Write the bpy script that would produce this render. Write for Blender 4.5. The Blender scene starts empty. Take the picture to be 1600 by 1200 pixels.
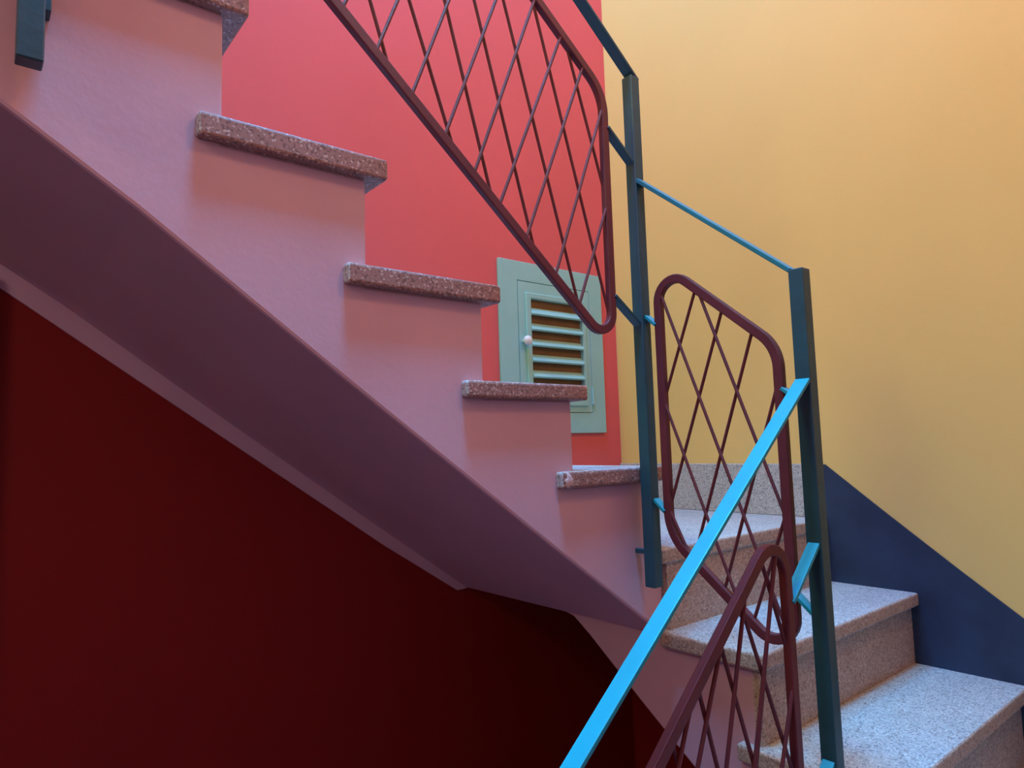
import bpy, bmesh, math, random
from mathutils import Vector, Matrix
random.seed(4)
scene = bpy.context.scene
COL = scene.collection
ZO = 2.40          # the stair is measured from eye height; the floor lies 2.40 m below the eye

# ------------------------------------------------------------------ materials
def new_mat(name):
    m = bpy.data.materials.new(name); m.use_nodes = True
    nt = m.node_tree
    b = nt.nodes['Principled BSDF']
    return m, nt, b

def rgb(c): return (c[0], c[1], c[2], 1.0)

def paint(name, c, rough=0.6, var=0.06, scale=3.0, bump=0.0, bscale=120.0, spec=0.3):
    m, nt, b = new_mat(name)
    tc = nt.nodes.new('ShaderNodeTexCoord')
    n = nt.nodes.new('ShaderNodeTexNoise'); n.inputs['Scale'].default_value = scale
    n.inputs['Detail'].default_value = 5.0
    nt.links.new(tc.outputs['Object'], n.inputs['Vector'])
    r = nt.nodes.new('ShaderNodeValToRGB')
    r.color_ramp.elements[0].position = 0.3; r.color_ramp.elements[1].position = 0.7
    r.color_ramp.elements[0].color = rgb([x*(1-var) for x in c])
    r.color_ramp.elements[1].color = rgb([min(1, x*(1+var)) for x in c])
    nt.links.new(n.outputs['Fac'], r.inputs['Fac'])
    nt.links.new(r.outputs['Color'], b.inputs['Base Color'])
    b.inputs['Roughness'].default_value = rough
    b.inputs['Specular IOR Level'].default_value = spec
    if bump > 0:
        n2 = nt.nodes.new('ShaderNodeTexNoise'); n2.inputs['Scale'].default_value = bscale
        n2.inputs['Detail'].default_value = 3.0
        nt.links.new(tc.outputs['Object'], n2.inputs['Vector'])
        bp = nt.nodes.new('ShaderNodeBump'); bp.inputs['Strength'].default_value = bump
        bp.inputs['Distance'].default_value = 0.002
        nt.links.new(n2.outputs['Fac'], bp.inputs['Height'])
        nt.links.new(bp.outputs['Normal'], b.inputs['Normal'])
    return m

def terrazzo(name, base, dark, light, rough=0.55):
    m, nt, b = new_mat(name)
    tc = nt.nodes.new('ShaderNodeTexCoord')
    v = nt.nodes.new('ShaderNodeTexVoronoi'); v.inputs['Scale'].default_value = 300.0
    nt.links.new(tc.outputs['Object'], v.inputs['Vector'])
    sep = nt.nodes.new('ShaderNodeSeparateColor')
    nt.links.new(v.outputs['Color'], sep.inputs['Color'])
    r = nt.nodes.new('ShaderNodeValToRGB'); cr = r.color_ramp
    cr.interpolation = 'CONSTANT'
    cr.elements[0].position = 0.0; cr.elements[0].color = rgb(dark)
    cr.elements[1].position = 0.16; cr.elements[1].color = rgb([x*0.88 for x in base])
    e = cr.elements.new(0.42); e.color = rgb(base)
    e = cr.elements.new(0.72); e.color = rgb([min(1, x*1.08) for x in base])
    e = cr.elements.new(0.90); e.color = rgb(light)
    nt.links.new(sep.outputs['Red'], r.inputs['Fac'])
    # softer cement clouds between the chips
    n = nt.nodes.new('ShaderNodeTexNoise'); n.inputs['Scale'].default_value = 9.0
    n.inputs['Detail'].default_value = 6.0
    nt.links.new(tc.outputs['Object'], n.inputs['Vector'])
    mx = nt.nodes.new('ShaderNodeMix'); mx.data_type = 'RGBA'; mx.blend_type = 'MULTIPLY'
    mx.inputs['Factor'].default_value = 0.35
    r2 = nt.nodes.new('ShaderNodeValToRGB')
    r2.color_ramp.elements[0].position = 0.3; r2.color_ramp.elements[0].color = (0.7, 0.7, 0.7, 1)
    r2.color_ramp.elements[1].position = 0.7; r2.color_ramp.elements[1].color = (1, 1, 1, 1)
    nt.links.new(n.outputs['Fac'], r2.inputs['Fac'])
    nt.links.new(r.outputs['Color'], mx.inputs[6]); nt.links.new(r2.outputs['Color'], mx.inputs[7])
    nt.links.new(mx.outputs[2], b.inputs['Base Color'])
    b.inputs['Roughness'].default_value = rough
    b.inputs['Specular IOR Level'].default_value = 0.3
    return m

M_RED = paint('red_wall_paint', (0.74, 0.125, 0.125), 0.65, 0.04, 2.0, 0.15, 60)
M_RED_SHADE = paint('shaded_red_wall_paint', (0.24, 0.005, 0.003), 0.65, 0.06, 2.0, 0.15, 60)  # wall red darkened, so the shade under the stairs is in the colour
M_YEL = paint('yellow_wall_paint', (0.80, 0.54, 0.185), 0.65, 0.03, 2.0, 0.15, 60)
M_PINK = paint('pink_stair_paint', (0.62, 0.36, 0.43), 0.6, 0.05, 4.0, 0.2, 70)
M_TER = terrazzo('grey_terrazzo', (0.50, 0.47, 0.46), (0.26, 0.24, 0.24), (0.66, 0.64, 0.62))
M_EDGE = terrazzo('reddish_terrazzo_edge', (0.36, 0.18, 0.155), (0.20, 0.10, 0.09), (0.56, 0.38, 0.34))
M_RIS = terrazzo('brown_terrazzo_riser', (0.50, 0.35, 0.285), (0.30, 0.20, 0.17), (0.64, 0.50, 0.44))
M_TEAL = paint('teal_paint_shaded', (0.018, 0.066, 0.090), 0.4, 0.12, 14.0, 0.25, 90, 0.4)  # shaded tone of the railing's single teal paint, for posts and upper rail
M_TEAL_MID = paint('teal_paint_half_lit', (0.012, 0.165, 0.225), 0.4, 0.06, 14.0, 0.15, 90, 0.4)  # same teal paint with a half-lit tone put in, for the middle rail
M_TEAL_LIT = paint('teal_paint_lit', (0.010, 0.265, 0.335), 0.4, 0.06, 14.0, 0.15, 90, 0.4)  # same teal paint with the lit tone put in, for lower rail and tabs
M_MAR = paint('maroon_gloss_paint', (0.125, 0.022, 0.031), 0.48, 0.12, 14.0, 0.2, 90, 0.28)
M_GRN = paint('sage_green_paint', (0.31, 0.60, 0.57), 0.5, 0.05, 8.0, 0.15, 80)
M_NAVY = paint('navy_skirting_paint', (0.024, 0.040, 0.085), 0.5, 0.25, 9.0, 0.2, 60)
M_BACK = paint('brown_box_board', (0.16, 0.085, 0.035), 0.8, 0.2, 10.0)
M_KNOB = paint('white_knob_enamel', (0.82, 0.82, 0.84), 0.25, 0.02, 5.0, 0, 1, 0.5)
M_OLIVE = paint('olive_wall_paint', (0.16, 0.11, 0.02), 0.7, 0.1, 3.0)
M_MORT = paint('pale_mortar', (0.56, 0.38, 0.38), 0.8, 0.15, 40.0, 0.5, 120)
M_PLAS = paint('salmon_plaster', (0.72, 0.42, 0.36), 0.8, 0.04, 2.0)
M_BOUNCE = paint('rust_bounce_paint', (0.42, 0.17, 0.14), 0.6, 0.08, 3.0)  # colour picked to bounce reddish light
M_FLOOR = paint('rose_floor_paint', (0.60, 0.24, 0.22), 0.6, 0.1, 4.0)

# ------------------------------------------------------------------ helpers
def link(name, bm, mat, parent=None, base=(0, 0, 0), bevel=0.0, seg=2, smooth=False):
    """one mesh object from a bmesh in world coordinates (z from eye height)"""
    off = Vector((base[0], base[1], base[2]))
    for v in bm.verts:
        v.co.z += ZO
        v.co -= off
    bmesh.ops.recalc_face_normals(bm, faces=bm.faces)
    me = bpy.data.meshes.new(name); bm.to_mesh(me); bm.free()
    me.materials.append(mat)
    o = bpy.data.objects.new(name, me); COL.objects.link(o)
    if smooth:
        for p in me.polygons: p.use_smooth = True
    if parent is not None:
        o.parent = parent
    else:
        o.location = off
    if bevel > 0:
        b = o.modifiers.new('bevel', 'BEVEL'); b.width = bevel; b.segments = seg
        b.limit_method = 'ANGLE'; b.angle_limit = math.radians(40)
    return o

def thing(name, base, label, cat):
    o = bpy.data.objects.new(name, None); COL.objects.link(o)
    o.empty_display_size = 0.1
    o.location = base; o['label'] = label; o['category'] = cat
    return o

def edge_faces(o, dirs, m=None):
    """polished top, rougher reddish edges: second material on the faces looking along dirs"""
    o.data.materials.append(m or M_EDGE)
    for p in o.data.polygons:
        if any(p.normal.dot(Vector(d)) > .9 for d in dirs): p.material_index = 1
    return o

def structure(name, bm, mat, bevel=0.0, **kw):
    o = link(name, bm, mat, bevel=bevel, **kw); o['kind'] = 'structure'
    return o

def box(bm, a, b):
    x0, y0, z0 = a; x1, y1, z1 = b
    vs = [bm.verts.new(c) for c in ((x0,y0,z0),(x1,y0,z0),(x1,y1,z0),(x0,y1,z0),
                                    (x0,y0,z1),(x1,y0,z1),(x1,y1,z1),(x0,y1,z1))]
    for f in ((0,1,2,3),(4,5,6,7),(0,1,5,4),(1,2,6,5),(2,3,7,6),(3,0,4,7)):
        bm.faces.new([vs[i] for i in f])
    return bm

def bx(a, b): return box(bmesh.new(), a, b)

def prism(bm, prof, axis, lo, hi):
    """extrude a 2-D outline: axis 'y' takes (x, z) points, axis 'x' takes (y, z) points"""
    def P(p, t): return (p[0], t, p[1]) if axis == 'y' else (t, p[0], p[1])
    A = [bm.verts.new(P(p, lo)) for p in prof]; B = [bm.verts.new(P(p, hi)) for p in prof]
    n = len(prof)
    for i in range(n):
        bm.faces.new((A[i], A[(i+1) % n], B[(i+1) % n], B[i]))
    bm.faces.new(A); bm.faces.new(B[::-1])
    return bm

def bar(bm, p, q, w, t, side):
    """flat bar from p to q; w along the axis 'side' (unit vector), t across"""
    p, q, s = Vector(p), Vector(q), Vector(side).normalized()
    d = (q - p).normalized(); s = (s - d*s.dot(d)).normalized(); n = d.cross(s)
    r = []
    for e in (p, q):
        r.append([bm.verts.new(e + s*(a*w/2) + n*(b*t/2)) for a, b in ((-1,-1),(1,-1),(1,1),(-1,1))])
    bm.faces.new(r[0]); bm.faces.new(r[1][::-1])
    for i in range(4):
        bm.faces.new((r[0][i], r[0][(i+1) % 4], r[1][(i+1) % 4], r[1][i]))
    return bm

def rod(bm, p, q, rad, n=10):
    p, q = Vector(p), Vector(q); d = (q - p).normalized()
    a = d.orthogonal().normalized(); b = d.cross(a)
    A = []; B = []
    for i in range(n):
        t = 2*math.pi*i/n; o = a*math.cos(t)*rad + b*math.sin(t)*rad
        A.append(bm.verts.new(p + o)); B.append(bm.verts.new(q + o))
    for i in range(n):
        bm.faces.new((A[i], A[(i+1) % n], B[(i+1) % n], B[i]))
    bm.faces.new(A[::-1]); bm.faces.new(B)
    return bm

def round_poly(pts, rad, seg=10):
    """2-D closed polygon with each corner replaced by an arc"""
    out = []; n = len(pts)
    for i in range(n):
        p0, p, p1 = Vector(pts[i-1]), Vector(pts[i]), Vector(pts[(i+1) % n])
        d0 = (p0 - p).normalized(); d1 = (p1 - p).normalized()
        ang = d0.angle(d1); r = rad[i]
        L = r/math.tan(ang/2)
        c = p + (d0 + d1).normalized()*(r/math.sin(ang/2))
        a, b = p + d0*L, p + d1*L
        va, vb = a - c, b - c
        tot = va.angle(vb); sgn = 1 if va.x*vb.y - va.y*vb.x > 0 else -1
        for k in range(seg + 1):
            t = sgn*tot*k/seg
            out.append((c.x + va.x*math.cos(t) - va.y*math.sin(t), c.y + va.x*math.sin(t) + va.y*math.cos(t)))
    return out

def frame_sweep(bm, path, to3, w, d, nrm):
    """closed rectangular-section sweep round a 2-D path; w in the panel's plane, d across it"""
    n = len(path); rings = []; N = Vector(nrm)
    for i in range(n):
        a, b, c = Vector(path[i-1]), Vector(path[i]), Vector(path[(i+1) % n])
        t = ((b - a).normalized() + (c - b).normalized()).normalized()
        pn = Vector((-t.y, t.x))
        ring = []
        for s, e in ((-1,-1),(1,-1),(1,1),(-1,1)):
            q = b + pn*(s*w/2)
            ring.append(bm.verts.new(Vector(to3(q.x, q.y)) + N*(e*d/2)))
        rings.append(ring)
    for i in range(n):
        A, B = rings[i], rings[(i+1) % n]
        for k in range(4):
            bm.faces.new((A[k], A[(k+1) % 4], B[(k+1) % 4], B[k]))
    return bm

def clip_line(path, a, b):
    """the stretch of the infinite line a-b that lies inside the closed path"""
    a, b = Vector(a), Vector(b); d = b - a; ts = []
    n = len(path)
    for i in range(n):
        p, q = Vector(path[i]), Vector(path[(i+1) % n]); e = q - p
        den = d.x*e.y - d.y*e.x
        if abs(den) < 1e-9: continue
        t = ((p.x-a.x)*e.y - (p.y-a.y)*e.x)/den
        u = ((p.x-a.x)*d.y - (p.y-a.y)*d.x)/den
        if -1e-6 <= u < 1 - 1e-6: ts.append(t)
    if len(ts) < 2: return None
    return a + d*min(ts), a + d*max(ts)

# ------------------------------------------------------------------ the room
XC, YC = 2.080, 1.860        # the corner: yellow wall plane x = XC, red wall plane y = YC
XL, YN, ZF, ZT = -1.75, -0.46, -ZO, 3.35
structure('wall_back', bx((XL-0.15, YC, -0.456), (XC+0.15, YC+0.15, ZT)), M_RED)
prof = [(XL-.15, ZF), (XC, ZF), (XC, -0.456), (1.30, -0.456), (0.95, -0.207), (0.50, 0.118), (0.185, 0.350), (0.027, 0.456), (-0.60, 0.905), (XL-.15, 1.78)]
structure('wall_understair', prism(bmesh.new(), prof, 'y', YC-.003, YC+.15), M_RED_SHADE)  # red wall below the flight, its shade painted in
structure('wall_right', bx((XC, YN-0.15, -0.95), (XC+0.15, YC, ZT)), M_YEL)
structure('wall_below', bx((XC, YN-0.15, ZF), (XC+0.15, YC, -0.95)), M_RED_SHADE)  # foot of the yellow wall, coloured dark red for the shade there
structure('wall_left', bx((XL-0.15, YN-0.15, ZF), (XL, YC, ZT)), M_PLAS)
structure('wall_front', bx((XL, YN-0.15, ZF), (XC, YN, ZT)), M_PLAS)
structure('bounce_band', bx((XL, YN, ZF), (XC, YN+.01, 0.25)), M_BOUNCE)  # unseen band added to control bounce off the front wall

structure('floor', bx((XL, YN, ZF-0.1), (XC, YC, ZF)), M_FLOOR)
# ceiling with a skylight opening over the stair well
OX0, OX1, OY0, OY1 = 0.25, 0.85, 0.36, 0.82
bm = bmesh.new()
box(bm, (XL-.15, YN-.15, ZT), (OX0, YC+.15, ZT+.12)); box(bm, (OX1, YN-.15, ZT), (XC+.15, YC+.15, ZT+.12))
box(bm, (OX0, YN-.15, ZT), (OX1, OY0, ZT+.12)); box(bm, (OX0, OY1, ZT), (OX1, YC+.15, ZT+.12))
structure('ceiling', bm, M_PLAS)
# low return of the wall under the flight, far left
structure('trim_2', bx((-0.75, 1.832, ZF), (0.052, YC, 0.405)), M_OLIVE)

# ------------------------------------------------------------------ the staircase
SB = (1.30, 1.053, 0.0)
stair = thing('staircase', SB, 'pink painted concrete staircase with grey terrazzo treads turning in the corner', 'staircase')
YS, YF = 1.031, 1.051        # ends of the upper treads, side face of the upper flight
XS, XF = 1.278, 1.300        # ends of the lower treads, side face of the lower flight
#        nose x, back x, top, thickness
TR = [(0.090 - .241*i, -0.230 - .241*i, 0.905 + .19*i, .034) for i in range(7)]
UP = [(1.303, 0.971, -0.058, .033), (1.057, 0.736, 0.1255, .031), (0.823, 0.4975, 0.3165, .034),
      (0.575, 0.260, 0.5115, .036), (0.333, 0.013, 0.720, .034)] + TR
OV = 0.034
# body of the upper flight: stepped top, sloping soffit
prof = [(1.30, -0.456), (1.30, -0.285)]
for nose, back, top, th in UP:
    prof += [(nose - OV, prof[-1][1]), (nose - OV, top - th)]
prof += [(XL+.001, prof[-1][1]), (XL+.001, 1.78), (-0.60, 0.905), (0.027, 0.456), (0.185, 0.350), (0.50, 0.118), (0.95, -0.207)]
link('flight', prism(bmesh.new(), prof, 'y', YF, YC-.005), M_PINK, stair, SB, 0.006)
for nose, back, top, th in UP:
    edge_faces(link('tread', bx((back, YS, top-th-.002), (nose, YC-.005, top)), M_TER, stair, SB, 0.006, 3), [(0,-1,0),(1,0,0),(0,0,-1)])
# landing and lower flight
Y6, Y7, Y8 = 1.0295, 0.789, 0.5526
Z6, Z7, Z8, Z9 = -0.2508, -0.4395, -0.6315, -0.8215
prof = [(YC-.005, -0.456), (YC-.005, Z6-.035), (Y6+OV, Z6-.035), (Y6+OV, Z7-.035), (Y7+OV, Z7-.035), (Y7+OV, Z8-.035),
        (Y8+OV, Z8-.035), (Y8+OV, Z9-.035), (-0.45, Z9-.035), (-0.45, -1.045), (0.553, -1.045), (0.988, -0.727),
        (1.137, -0.621), (1.30, -0.500), (1.358, -0.462), (1.39, -0.456)]
link('flight', prism(bmesh.new(), prof, 'x', XF, XC-.002), M_PINK, stair, SB, 0.004)
edge_faces(link('landing', bx((XS, Y6, Z6-.035), (XC-.002, YC-.005, Z6)), M_TER, stair, SB, 0.006, 3), [(0,-1,0),(-1,0,0)], M_RIS)
edge_faces(link('tread', bx((XS, Y7, Z7-.035), (XC-.002, 1.052, Z7)), M_TER, stair, SB, 0.006, 3), [(0,-1,0),(-1,0,0)], M_RIS)
edge_faces(link('tread', bx((XS, Y8, Z8-.035), (XC-.002, 0.862, Z8)), M_TER, stair, SB, 0.006, 3), [(0,-1,0),(-1,0,0)], M_RIS)
link('landing', bx((XS, -0.45, Z9-.035), (XC-.002, 0.63, Z9)), M_TER, stair, SB, 0.006, 3)
for yn, zt, zb, ov in ((Y6, Z6-.035, Z7, .020), (Y7, Z7-.035, Z8, .034), (Y8, Z8-.035, Z9, .034)):
    link('riser', bx((XF, yn+ov-.012, zb), (XC-.002, yn+OV+.004, zt)), M_RIS, stair, SB)
# the flight the photographer stands on, going down to the left on the near side of the well
prof = [(XF-.002, Z9-.035)]
for i in range(1, 9):
    prof += [(XF + .02 - .24*(i-1), prof[-1][1]), (XF + .02 - .24*(i-1), Z9 - .19*i)]
prof += [(-0.75, prof[-1][1]), (-0.75, -2.395), (-0.45, -2.395), (XF-.002, Z9-.24)]
link('flight', prism(bmesh.new(), prof, 'y', -0.45, 0.583), M_PINK, stair, SB)
# broken nosing on the lowest tread of the upper flight, patched with mortar
bm = bmesh.new()
bmesh.ops.create_icosphere(bm, subdivisions=3, radius=1.0)
for v in bm.verts:
    k = 1 + 0.22*math.sin(v.co.x*5 + v.co.z*4) + 0.15*math.sin(v.co.z*9 + 1)
    v.co = Vector((0.990 + v.co.x*0.013*k, 1.034 + v.co.y*0.006, -0.076 + v.co.z*0.016*k))
p = link('mortar_patch', bm, M_MORT, stair, SB, smooth=True); p['label'] = 'pale pink mortar patch'

# ------------------------------------------------------------------ skirtings and painted bands on the walls
structure('baseboard_right', bx((XC-.012, Y6+.02, Z6), (XC, YC, -0.0844)), M_TER, 0.003)
prof = [(1.026, -0.0865), (0.869, -0.216), (0.686, -0.363), (0.551, -0.468), (0.20, -0.742), (-0.45, -0.745), (-0.45, Z9-.02), (Y8+.03, Z9-.02),
        (Y8+.03, Z8-.02), (Y7+.03, Z8-.02), (Y7+.03, Z7-.02), (Y6+.02, Z7-.02), (Y6+.02, -0.0865)]
structure('baseboard_front', prism(bmesh.new(), prof, 'x', XC-.004, XC+.001), M_NAVY)
prof = [(-0.60, 0.905), (0.027, 0.456), (0.185, 0.350), (0.50, 0.118), (0.95, -0.207), (1.30, -0.456), (1.262, -0.458),
        (1.005, -0.289), (0.456, 0.100), (0.060, 0.381), (-0.60, 0.85)]
structure('trim_1', prism(bmesh.new(), prof, 'y', YC-.010, YC+.001), M_PINK)

# ------------------------------------------------------------------ the railing
RB = (1.222, 1.0115, -0.33 + ZO)
rail = thing('stair_railing', RB, 'teal steel stair railing with dark red rounded lattice panels along the open stairwell', 'railing')
PS = 0.029
Y1, X2, Y3 = 1.0115, 1.227, 0.632          # planes of the three bays
P1 = (1.222, 1.0115); P2 = (1.2305, 0.632); P0 = (0.053, 1.0115)
def post(c, z0, z1):
    return link('post', bx((c[0]-PS/2, c[1]-PS/2, z0), (c[0]+PS/2, c[1]+PS/2, z1)), M_TEAL, rail, RB, 0.002)
post(P1, -0.325, 0.870); post(P2, -0.71, 0.318); post(P0, 0.500, 1.778)
# short brackets that hold the posts off the side of the stair
link('bracket', bar(bmesh.new(), (1.215, Y1+.012, -0.247), (1.215, YF-.0006, -0.247), .014, .010, (1, 0, 0)), M_TEAL, rail, RB, .001)
link('bracket', bx((0.045, Y1+.012, 0.585), (0.0755, YF-.0006, 0.66)), M_TEAL, rail, RB, .001)
link('bracket', bar(bmesh.new(), (P2[0]+.012, .632, -0.680), (XF-.0006, .632, -0.680), .02, .010, (0, 1, 0)), M_TEAL, rail, RB, .001)
# handrails: flat bars
RW, RT = 0.028, 0.007
def hrail(p, q, side, m, t=RT):
    return link('handrail', bar(bmesh.new(), p, q, RW, t, side), m, rail, RB, .0012)
hrail((1.2365, Y1, 0.8645), (0.04, Y1, 1.793), (0, 1, 0), M_TEAL)
hrail((P1[0], Y1-PS/2+.002, 0.611), (P2[0], Y3+PS/2-.002, 0.317), (1, 0, 0), M_TEAL_MID, .009)['label'] = 'thin teal handrail between the two posts'
hrail((P2[0]-PS/2+.002, Y3, 0.106), (0.12, Y3, -0.770), (0, 1, 0), M_TEAL_LIT)['label'] = 'teal flat handrail, painted in a lit tone, coming down to the front'

FW, FD, RR = 0.020, 0.015, 0.0034
def panel(poly, rads, to3, nrm, fwd, back):
    path = round_poly(poly, rads)
    bm = frame_sweep(bmesh.new(), path, to3, FW, FD, nrm)
    fr = link('lattice_panel', bm, M_MAR, rail, RB, 0.0025)
    N = Vector(nrm)
    for lines, off in ((fwd, -0.0032), (back, 0.0032)):
        for a, b in lines:
            r = clip_line(path, a, b)
            if r is None: continue
            p, q = Vector(to3(*r[0])) + N*off, Vector(to3(*r[1])) + N*off
            if (q - p).length < 0.02: continue
            link('rod', rod(bmesh.new(), p, q, RR), M_MAR, fr, RB, smooth=False)
    return fr

def two(m, c, s):           # line through x=c with slope s, at scale m
    return m, c, s
# bay 1 along the upper flight; outline (x, z)
XA, XB = 0.135, 1.120
bot = lambda x: 0.490 - 0.840*(x - 0.776)
top = lambda x: 0.9405 - 0.755*(x - 0.933)
poly1 = [(XB, top(XB)), (XA, top(XA)), (XA, bot(XA)), (XB, bot(XB))]
k = 1.0115
def seg(*v): return [((a*k, b*k), (c*k, d*k)) for a, b, c, d in v]
fw1 = seg((.688,.837,.609,.638),(.804,.890,.679,.584),(.903,.921,.744,.529),(.977,.871,.801,.473),(1.042,.825,.866,.417),
          (1.092,.727,.943,.355),(1.093,.502,1.007,.296),(.58,.797,.538,.691),(.481,.756,.440,.656))
bk1 = seg((.528,.776,.560,.675),(.607,.808,.681,.598),(.687,.829,.778,.500),(.754,.869,.887,.400),(.828,.900,1.009,.291),
          (.910,.924,1.087,.331),(1.008,.851,1.089,.606))
for i in range(1, 5):       # the lattice runs on to the top end of the panel
    fw1.append(((.481*k - .09*i, .756*k + .02*i), (.440*k - .09*i, .656*k + .02*i)))
    bk1.append(((.528*k - .085*i, .776*k), (.560*k - .085*i, .675*k)))
panel(poly1, [.10, .04, .10, .040], lambda a, b: (a, Y1, b), (0, 1, 0), fw1, bk1)
# bay 2 along the lower flight; outline (y, z)
ya, yb = 0.683, 0.964
top2 = lambda y: 0.270 + 0.840*(y - 0.7946)
bot2 = lambda y: -0.346 + 0.810*(y - 0.7916)
poly2 = [(ya, top2(ya)), (yb, top2(yb)), (yb, bot2(yb)), (ya, bot2(ya))]
k = 0.9895
bk2 = seg((.957,.315,.764,-.212),(.847,.275,.707,-.117),(.961,.067,.819,-.302),(.957,-.177,.933,-.225))
fw2 = seg((.883,.311,.959,.128),(.820,.251,.960,-.115),(.753,.194,.893,-.195),(.711,.065,.840,-.301),(.705,-.168,.753,-.292))
panel(poly2, [.09, .046, .11, .046], lambda a, b: (X2, a, b), (1, 0, 0), bk2, fw2)
# bay 3 down towards the camera's side of the well; outline (x, z)
xa, xb = 0.18, 1.111
top3 = lambda x: -0.379 + 0.850*(x - 0.8195)
bot3 = lambda x: top3(x) - 0.700
poly3 = [(xb, top3(xb)), (xa, top3(xa)), (xa, bot3(xa)), (xb, bot3(xb))]
k = 1.003
bk3 = seg((.916,-.318,.977,-.488),(.854,-.367,.889,-.484),(.981,-.279,1.088,-.534),(1.041,-.203,1.084,-.310))
fw3 = seg((.971,-.270,.902,-.488),(.892,-.341,.833,-.466),(1.052,-.270,.981,-.493),(1.071,-.203,1.028,-.348),(1.095,-.437,1.054,-.535))
for i in range(1, 8):
    bk3.append(((.854 - .065*i, -.367 - .05*i), (.889 - .065*i, -.484 - .05*i)))
    fw3.append(((.892 - .075*i, -.341 - .06*i), (.833 - .075*i, -.466 - .06*i)))
panel(poly3, [.0485, .10, .05, .10], lambda a, b: (a, Y3, b), (0, 1, 0), fw3, bk3)
# tabs between panels and posts
def tab(p, q, side, m=None):
    link('tab', bar(bmesh.new(), p, q, .022, .007, side), m or M_TEAL, rail, RB, .001)
tab((XB+.006, Y1, .719), (P1[0]-PS/2+.002, Y1, .655), (0, 1, 0))
tab((XB+.006, Y1, .327), (P1[0]-PS/2+.002, Y1, .268), (0, 1, 0))
tab((XA-.006, Y1, 1.43), (P0[0]+PS/2-.002, Y1, 1.475), (0, 1, 0))
tab((XA-.006, Y1, 1.10), (P0[0]+PS/2-.002, Y1, 1.145), (0, 1, 0))
tab((X2, P1[1]-PS/2+.002, .288), (X2, yb+.006, .263), (1, 0, 0), M_TEAL_LIT)
tab((X2, P1[1]-PS/2+.002, -.130), (X2, yb+.006, -.156), (1, 0, 0), M_TEAL_LIT)
tab((X2, ya-.006, .094), (X2, P2[1]+PS/2-.002, .068), (1, 0, 0), M_TEAL_LIT)
tab((X2, ya-.006, -.293), (X2, P2[1]+PS/2-.002, -.322), (1, 0, 0), M_TEAL_LIT)
tab((P2[0]-PS/2+.002, Y3, -.195), (xb+.006, Y3, -.282), (0, 1, 0), M_TEAL_LIT)
tab((P2[0]-PS/2+.002, Y3, -.575), (xb+.006, Y3, -.662), (0, 1, 0), M_TEAL_LIT)

# ------------------------------------------------------------------ the louvred hatch on the red wall
HB = (1.73, 1.848, 0.04 + ZO)
hatch = thing('louvred_hatch', HB, 'sage green wooden louvred hatch with white knob on the red wall', 'wall hatch')
yf = 1.846                      # front of the frame
hx0, hx1, hz0, hz1 = 1.466, 1.986, 0.040, 0.668
dx0, dx1, dz0, dz1 = 1.548, 1.914, 0.117, 0.597
def ring(bm, o, i, y0, y1):
    """rectangular frame, outline o, opening i (x0, x1, z0, z1), one closed mesh"""
    R = []
    for (a0, a1, b0, b1), y in ((o, y0), (i, y0), (i, y1), (o, y1)):
        R.append([bm.verts.new(c) for c in ((a0, y, b0), (a1, y, b0), (a1, y, b1), (a0, y, b1))])
    for k in range(4):
        A, B = R[k], R[(k+1) % 4]
        for q in range(4):
            bm.faces.new((A[q], A[(q+1) % 4], B[(q+1) % 4], B[q]))
    return bm
g = 0.0022
link('hatch_frame', ring(bmesh.new(), (hx0, hx1, hz0, hz1), (dx0, dx1, dz0, dz1), yf, YC), M_GRN, hatch, HB, .002)
lx0, lx1, lz0, lz1 = 1.606, 1.866, 0.165, 0.534
door = link('hatch_door', ring(bmesh.new(), (dx0+g, dx1-g, dz0+g, dz1-g), (lx0, lx1, lz0, lz1), yf, YC-.002), M_GRN, hatch, HB, .001)
# raised moulding round the louvres
link('moulding', ring(bmesh.new(), (lx0-.024, lx1+.020, lz0-.022, lz1+.022), (lx0, lx1, lz0, lz1), yf-.008, yf+.002), M_GRN, door, HB, .004)
z = 0.494
while z > lz0 + .03:
    bm = bmesh.new()
    bar(bm, (lx0-.001, yf, z-.006), (lx1+.001, yf, z-.006), .032, .009, (0, -.62, -.78))
    link('slat', bm, M_GRN, door, HB, .0015)
    z -= 0.0578
link('back_board', bx((lx0-.005, YC-.006, lz0-.005), (lx1+.005, YC-.001, lz1+.005)), M_BACK, hatch, HB)
bm = bmesh.new(); bmesh.ops.create_uvsphere(bm, u_segments=24, v_segments=14, radius=0.0175)
for v in bm.verts: v.co = Vector((1.570 + v.co.x, 1.822 + v.co.y*.8, 0.374 + v.co.z))
rod(bm, (1.570, 1.826, .374), (1.570, yf+.001, .374), .007, 14)
kn = link('knob', bm, M_KNOB, door, HB, smooth=True); kn['label'] = 'round white knob'
bm = bmesh.new(); rod(bm, (1.9145, yf-.002, .150), (1.9145, yf-.002, .215), .006, 12)
link('hinge', bm, M_GRN, door, HB)

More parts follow.
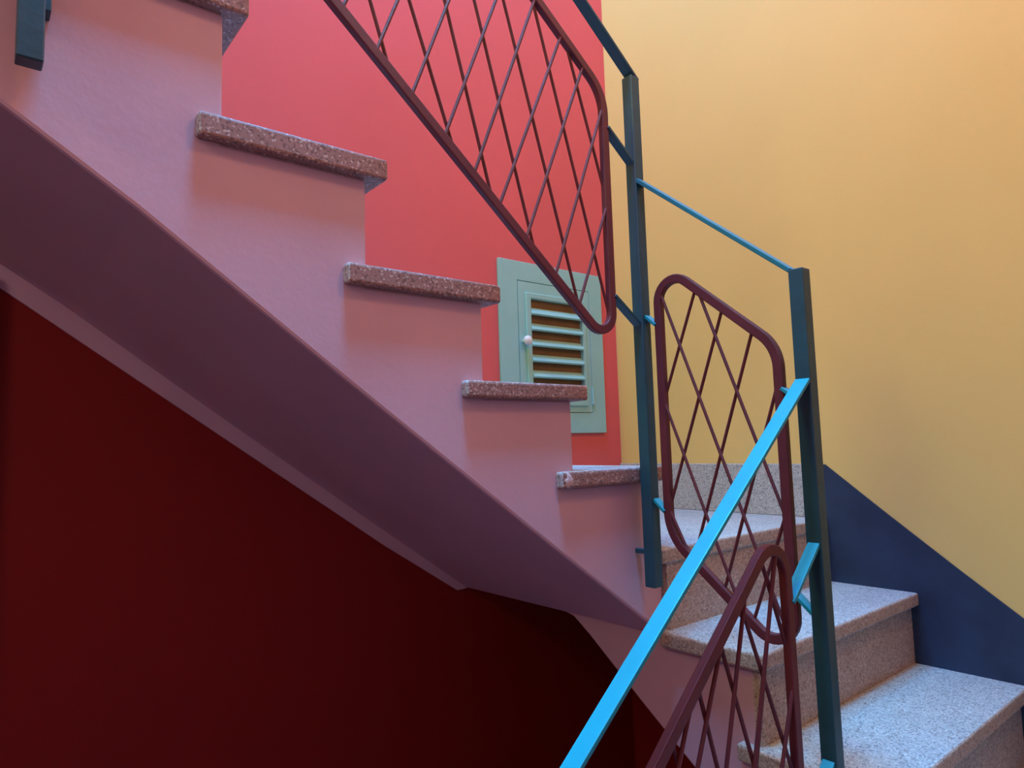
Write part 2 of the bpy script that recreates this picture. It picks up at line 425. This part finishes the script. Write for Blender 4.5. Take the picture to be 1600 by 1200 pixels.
# ------------------------------------------------------------------ camera
fw = Vector((0.63044554, 0.77094307, 0.09047217)); rt = Vector((0.77548355, -0.63066591, -0.02976198))
up = Vector((-0.03411292, -0.08892299, 0.99545417))
cam = bpy.data.cameras.new('camera'); co = bpy.data.objects.new('camera', cam); COL.objects.link(co)
co.matrix_world = Matrix(((rt.x, up.x, -fw.x, 0), (rt.y, up.y, -fw.y, 0), (rt.z, up.z, -fw.z, ZO), (0, 0, 0, 1)))
cam.sensor_fit = 'HORIZONTAL'; cam.sensor_width = 36.0; cam.lens = 1059.0851/1600*36.0
cam.clip_start = 0.02
scene.camera = co

# ------------------------------------------------------------------ light: skylight daylight and added fill lamps
w = bpy.data.worlds.new('sky'); scene.world = w; w.use_nodes = True
bg = w.node_tree.nodes['Background']; bg.inputs['Color'].default_value = (0.35, 0.65, 1.0, 1); bg.inputs['Strength'].default_value = 0.0
def area(name, loc, rot, sx, sy, e, c, spread=180):
    L = bpy.data.lights.new(name, 'AREA'); L.shape = 'RECTANGLE'
    L.size = sx; L.size_y = sy; L.energy = e; L.color = c
    L.spread = math.radians(spread)
    o = bpy.data.objects.new(name, L); COL.objects.link(o); o.location = loc; o.rotation_euler = rot
    return o
area('skylight', ((OX0+OX1)/2, (OY0+OY1)/2, ZT+ZO+.06), (0, 0, 0), OX1-OX0-.02, OY1-OY0-.02, 31, (0.075, 0.50, 1.0), 54)
area('blue_fill_over_flight', (0.9, 1.25, ZT-.08+ZO), (0, 0, 0), .5, .5, 98, (0.03, 0.37, 1.0))  # added blue fill under the closed ceiling, no opening here
area('warm_fill_upper_left', (XL+.03, 1.42, 2.85+ZO), (0, math.radians(-60), 0), .8, .7, 78, (0.84, 1.0, 0.15))  # added warm fill high on the left wall, no window built
area('warm_fill_front', (1.4, YN+.05, 2.2+ZO), (math.radians(60), 0, 0), .4, .4, 22, (1.0, 0.50, 0.22))  # added warm fill by the front wall, no fixture
area('side_fill', (XL+.03, .45, 1.6+ZO), (0, math.radians(-85), 0), .5, .8, 14, (1.0, 0.92, 0.75))  # added fill from the left for the lower corner, no window built

scene.view_settings.view_transform = 'Standard'
scene.view_settings.look = 'None'
scene.view_settings.exposure = 0.0
scene.view_settings.gamma = 1.0
scene.view_settings.use_curve_mapping = False
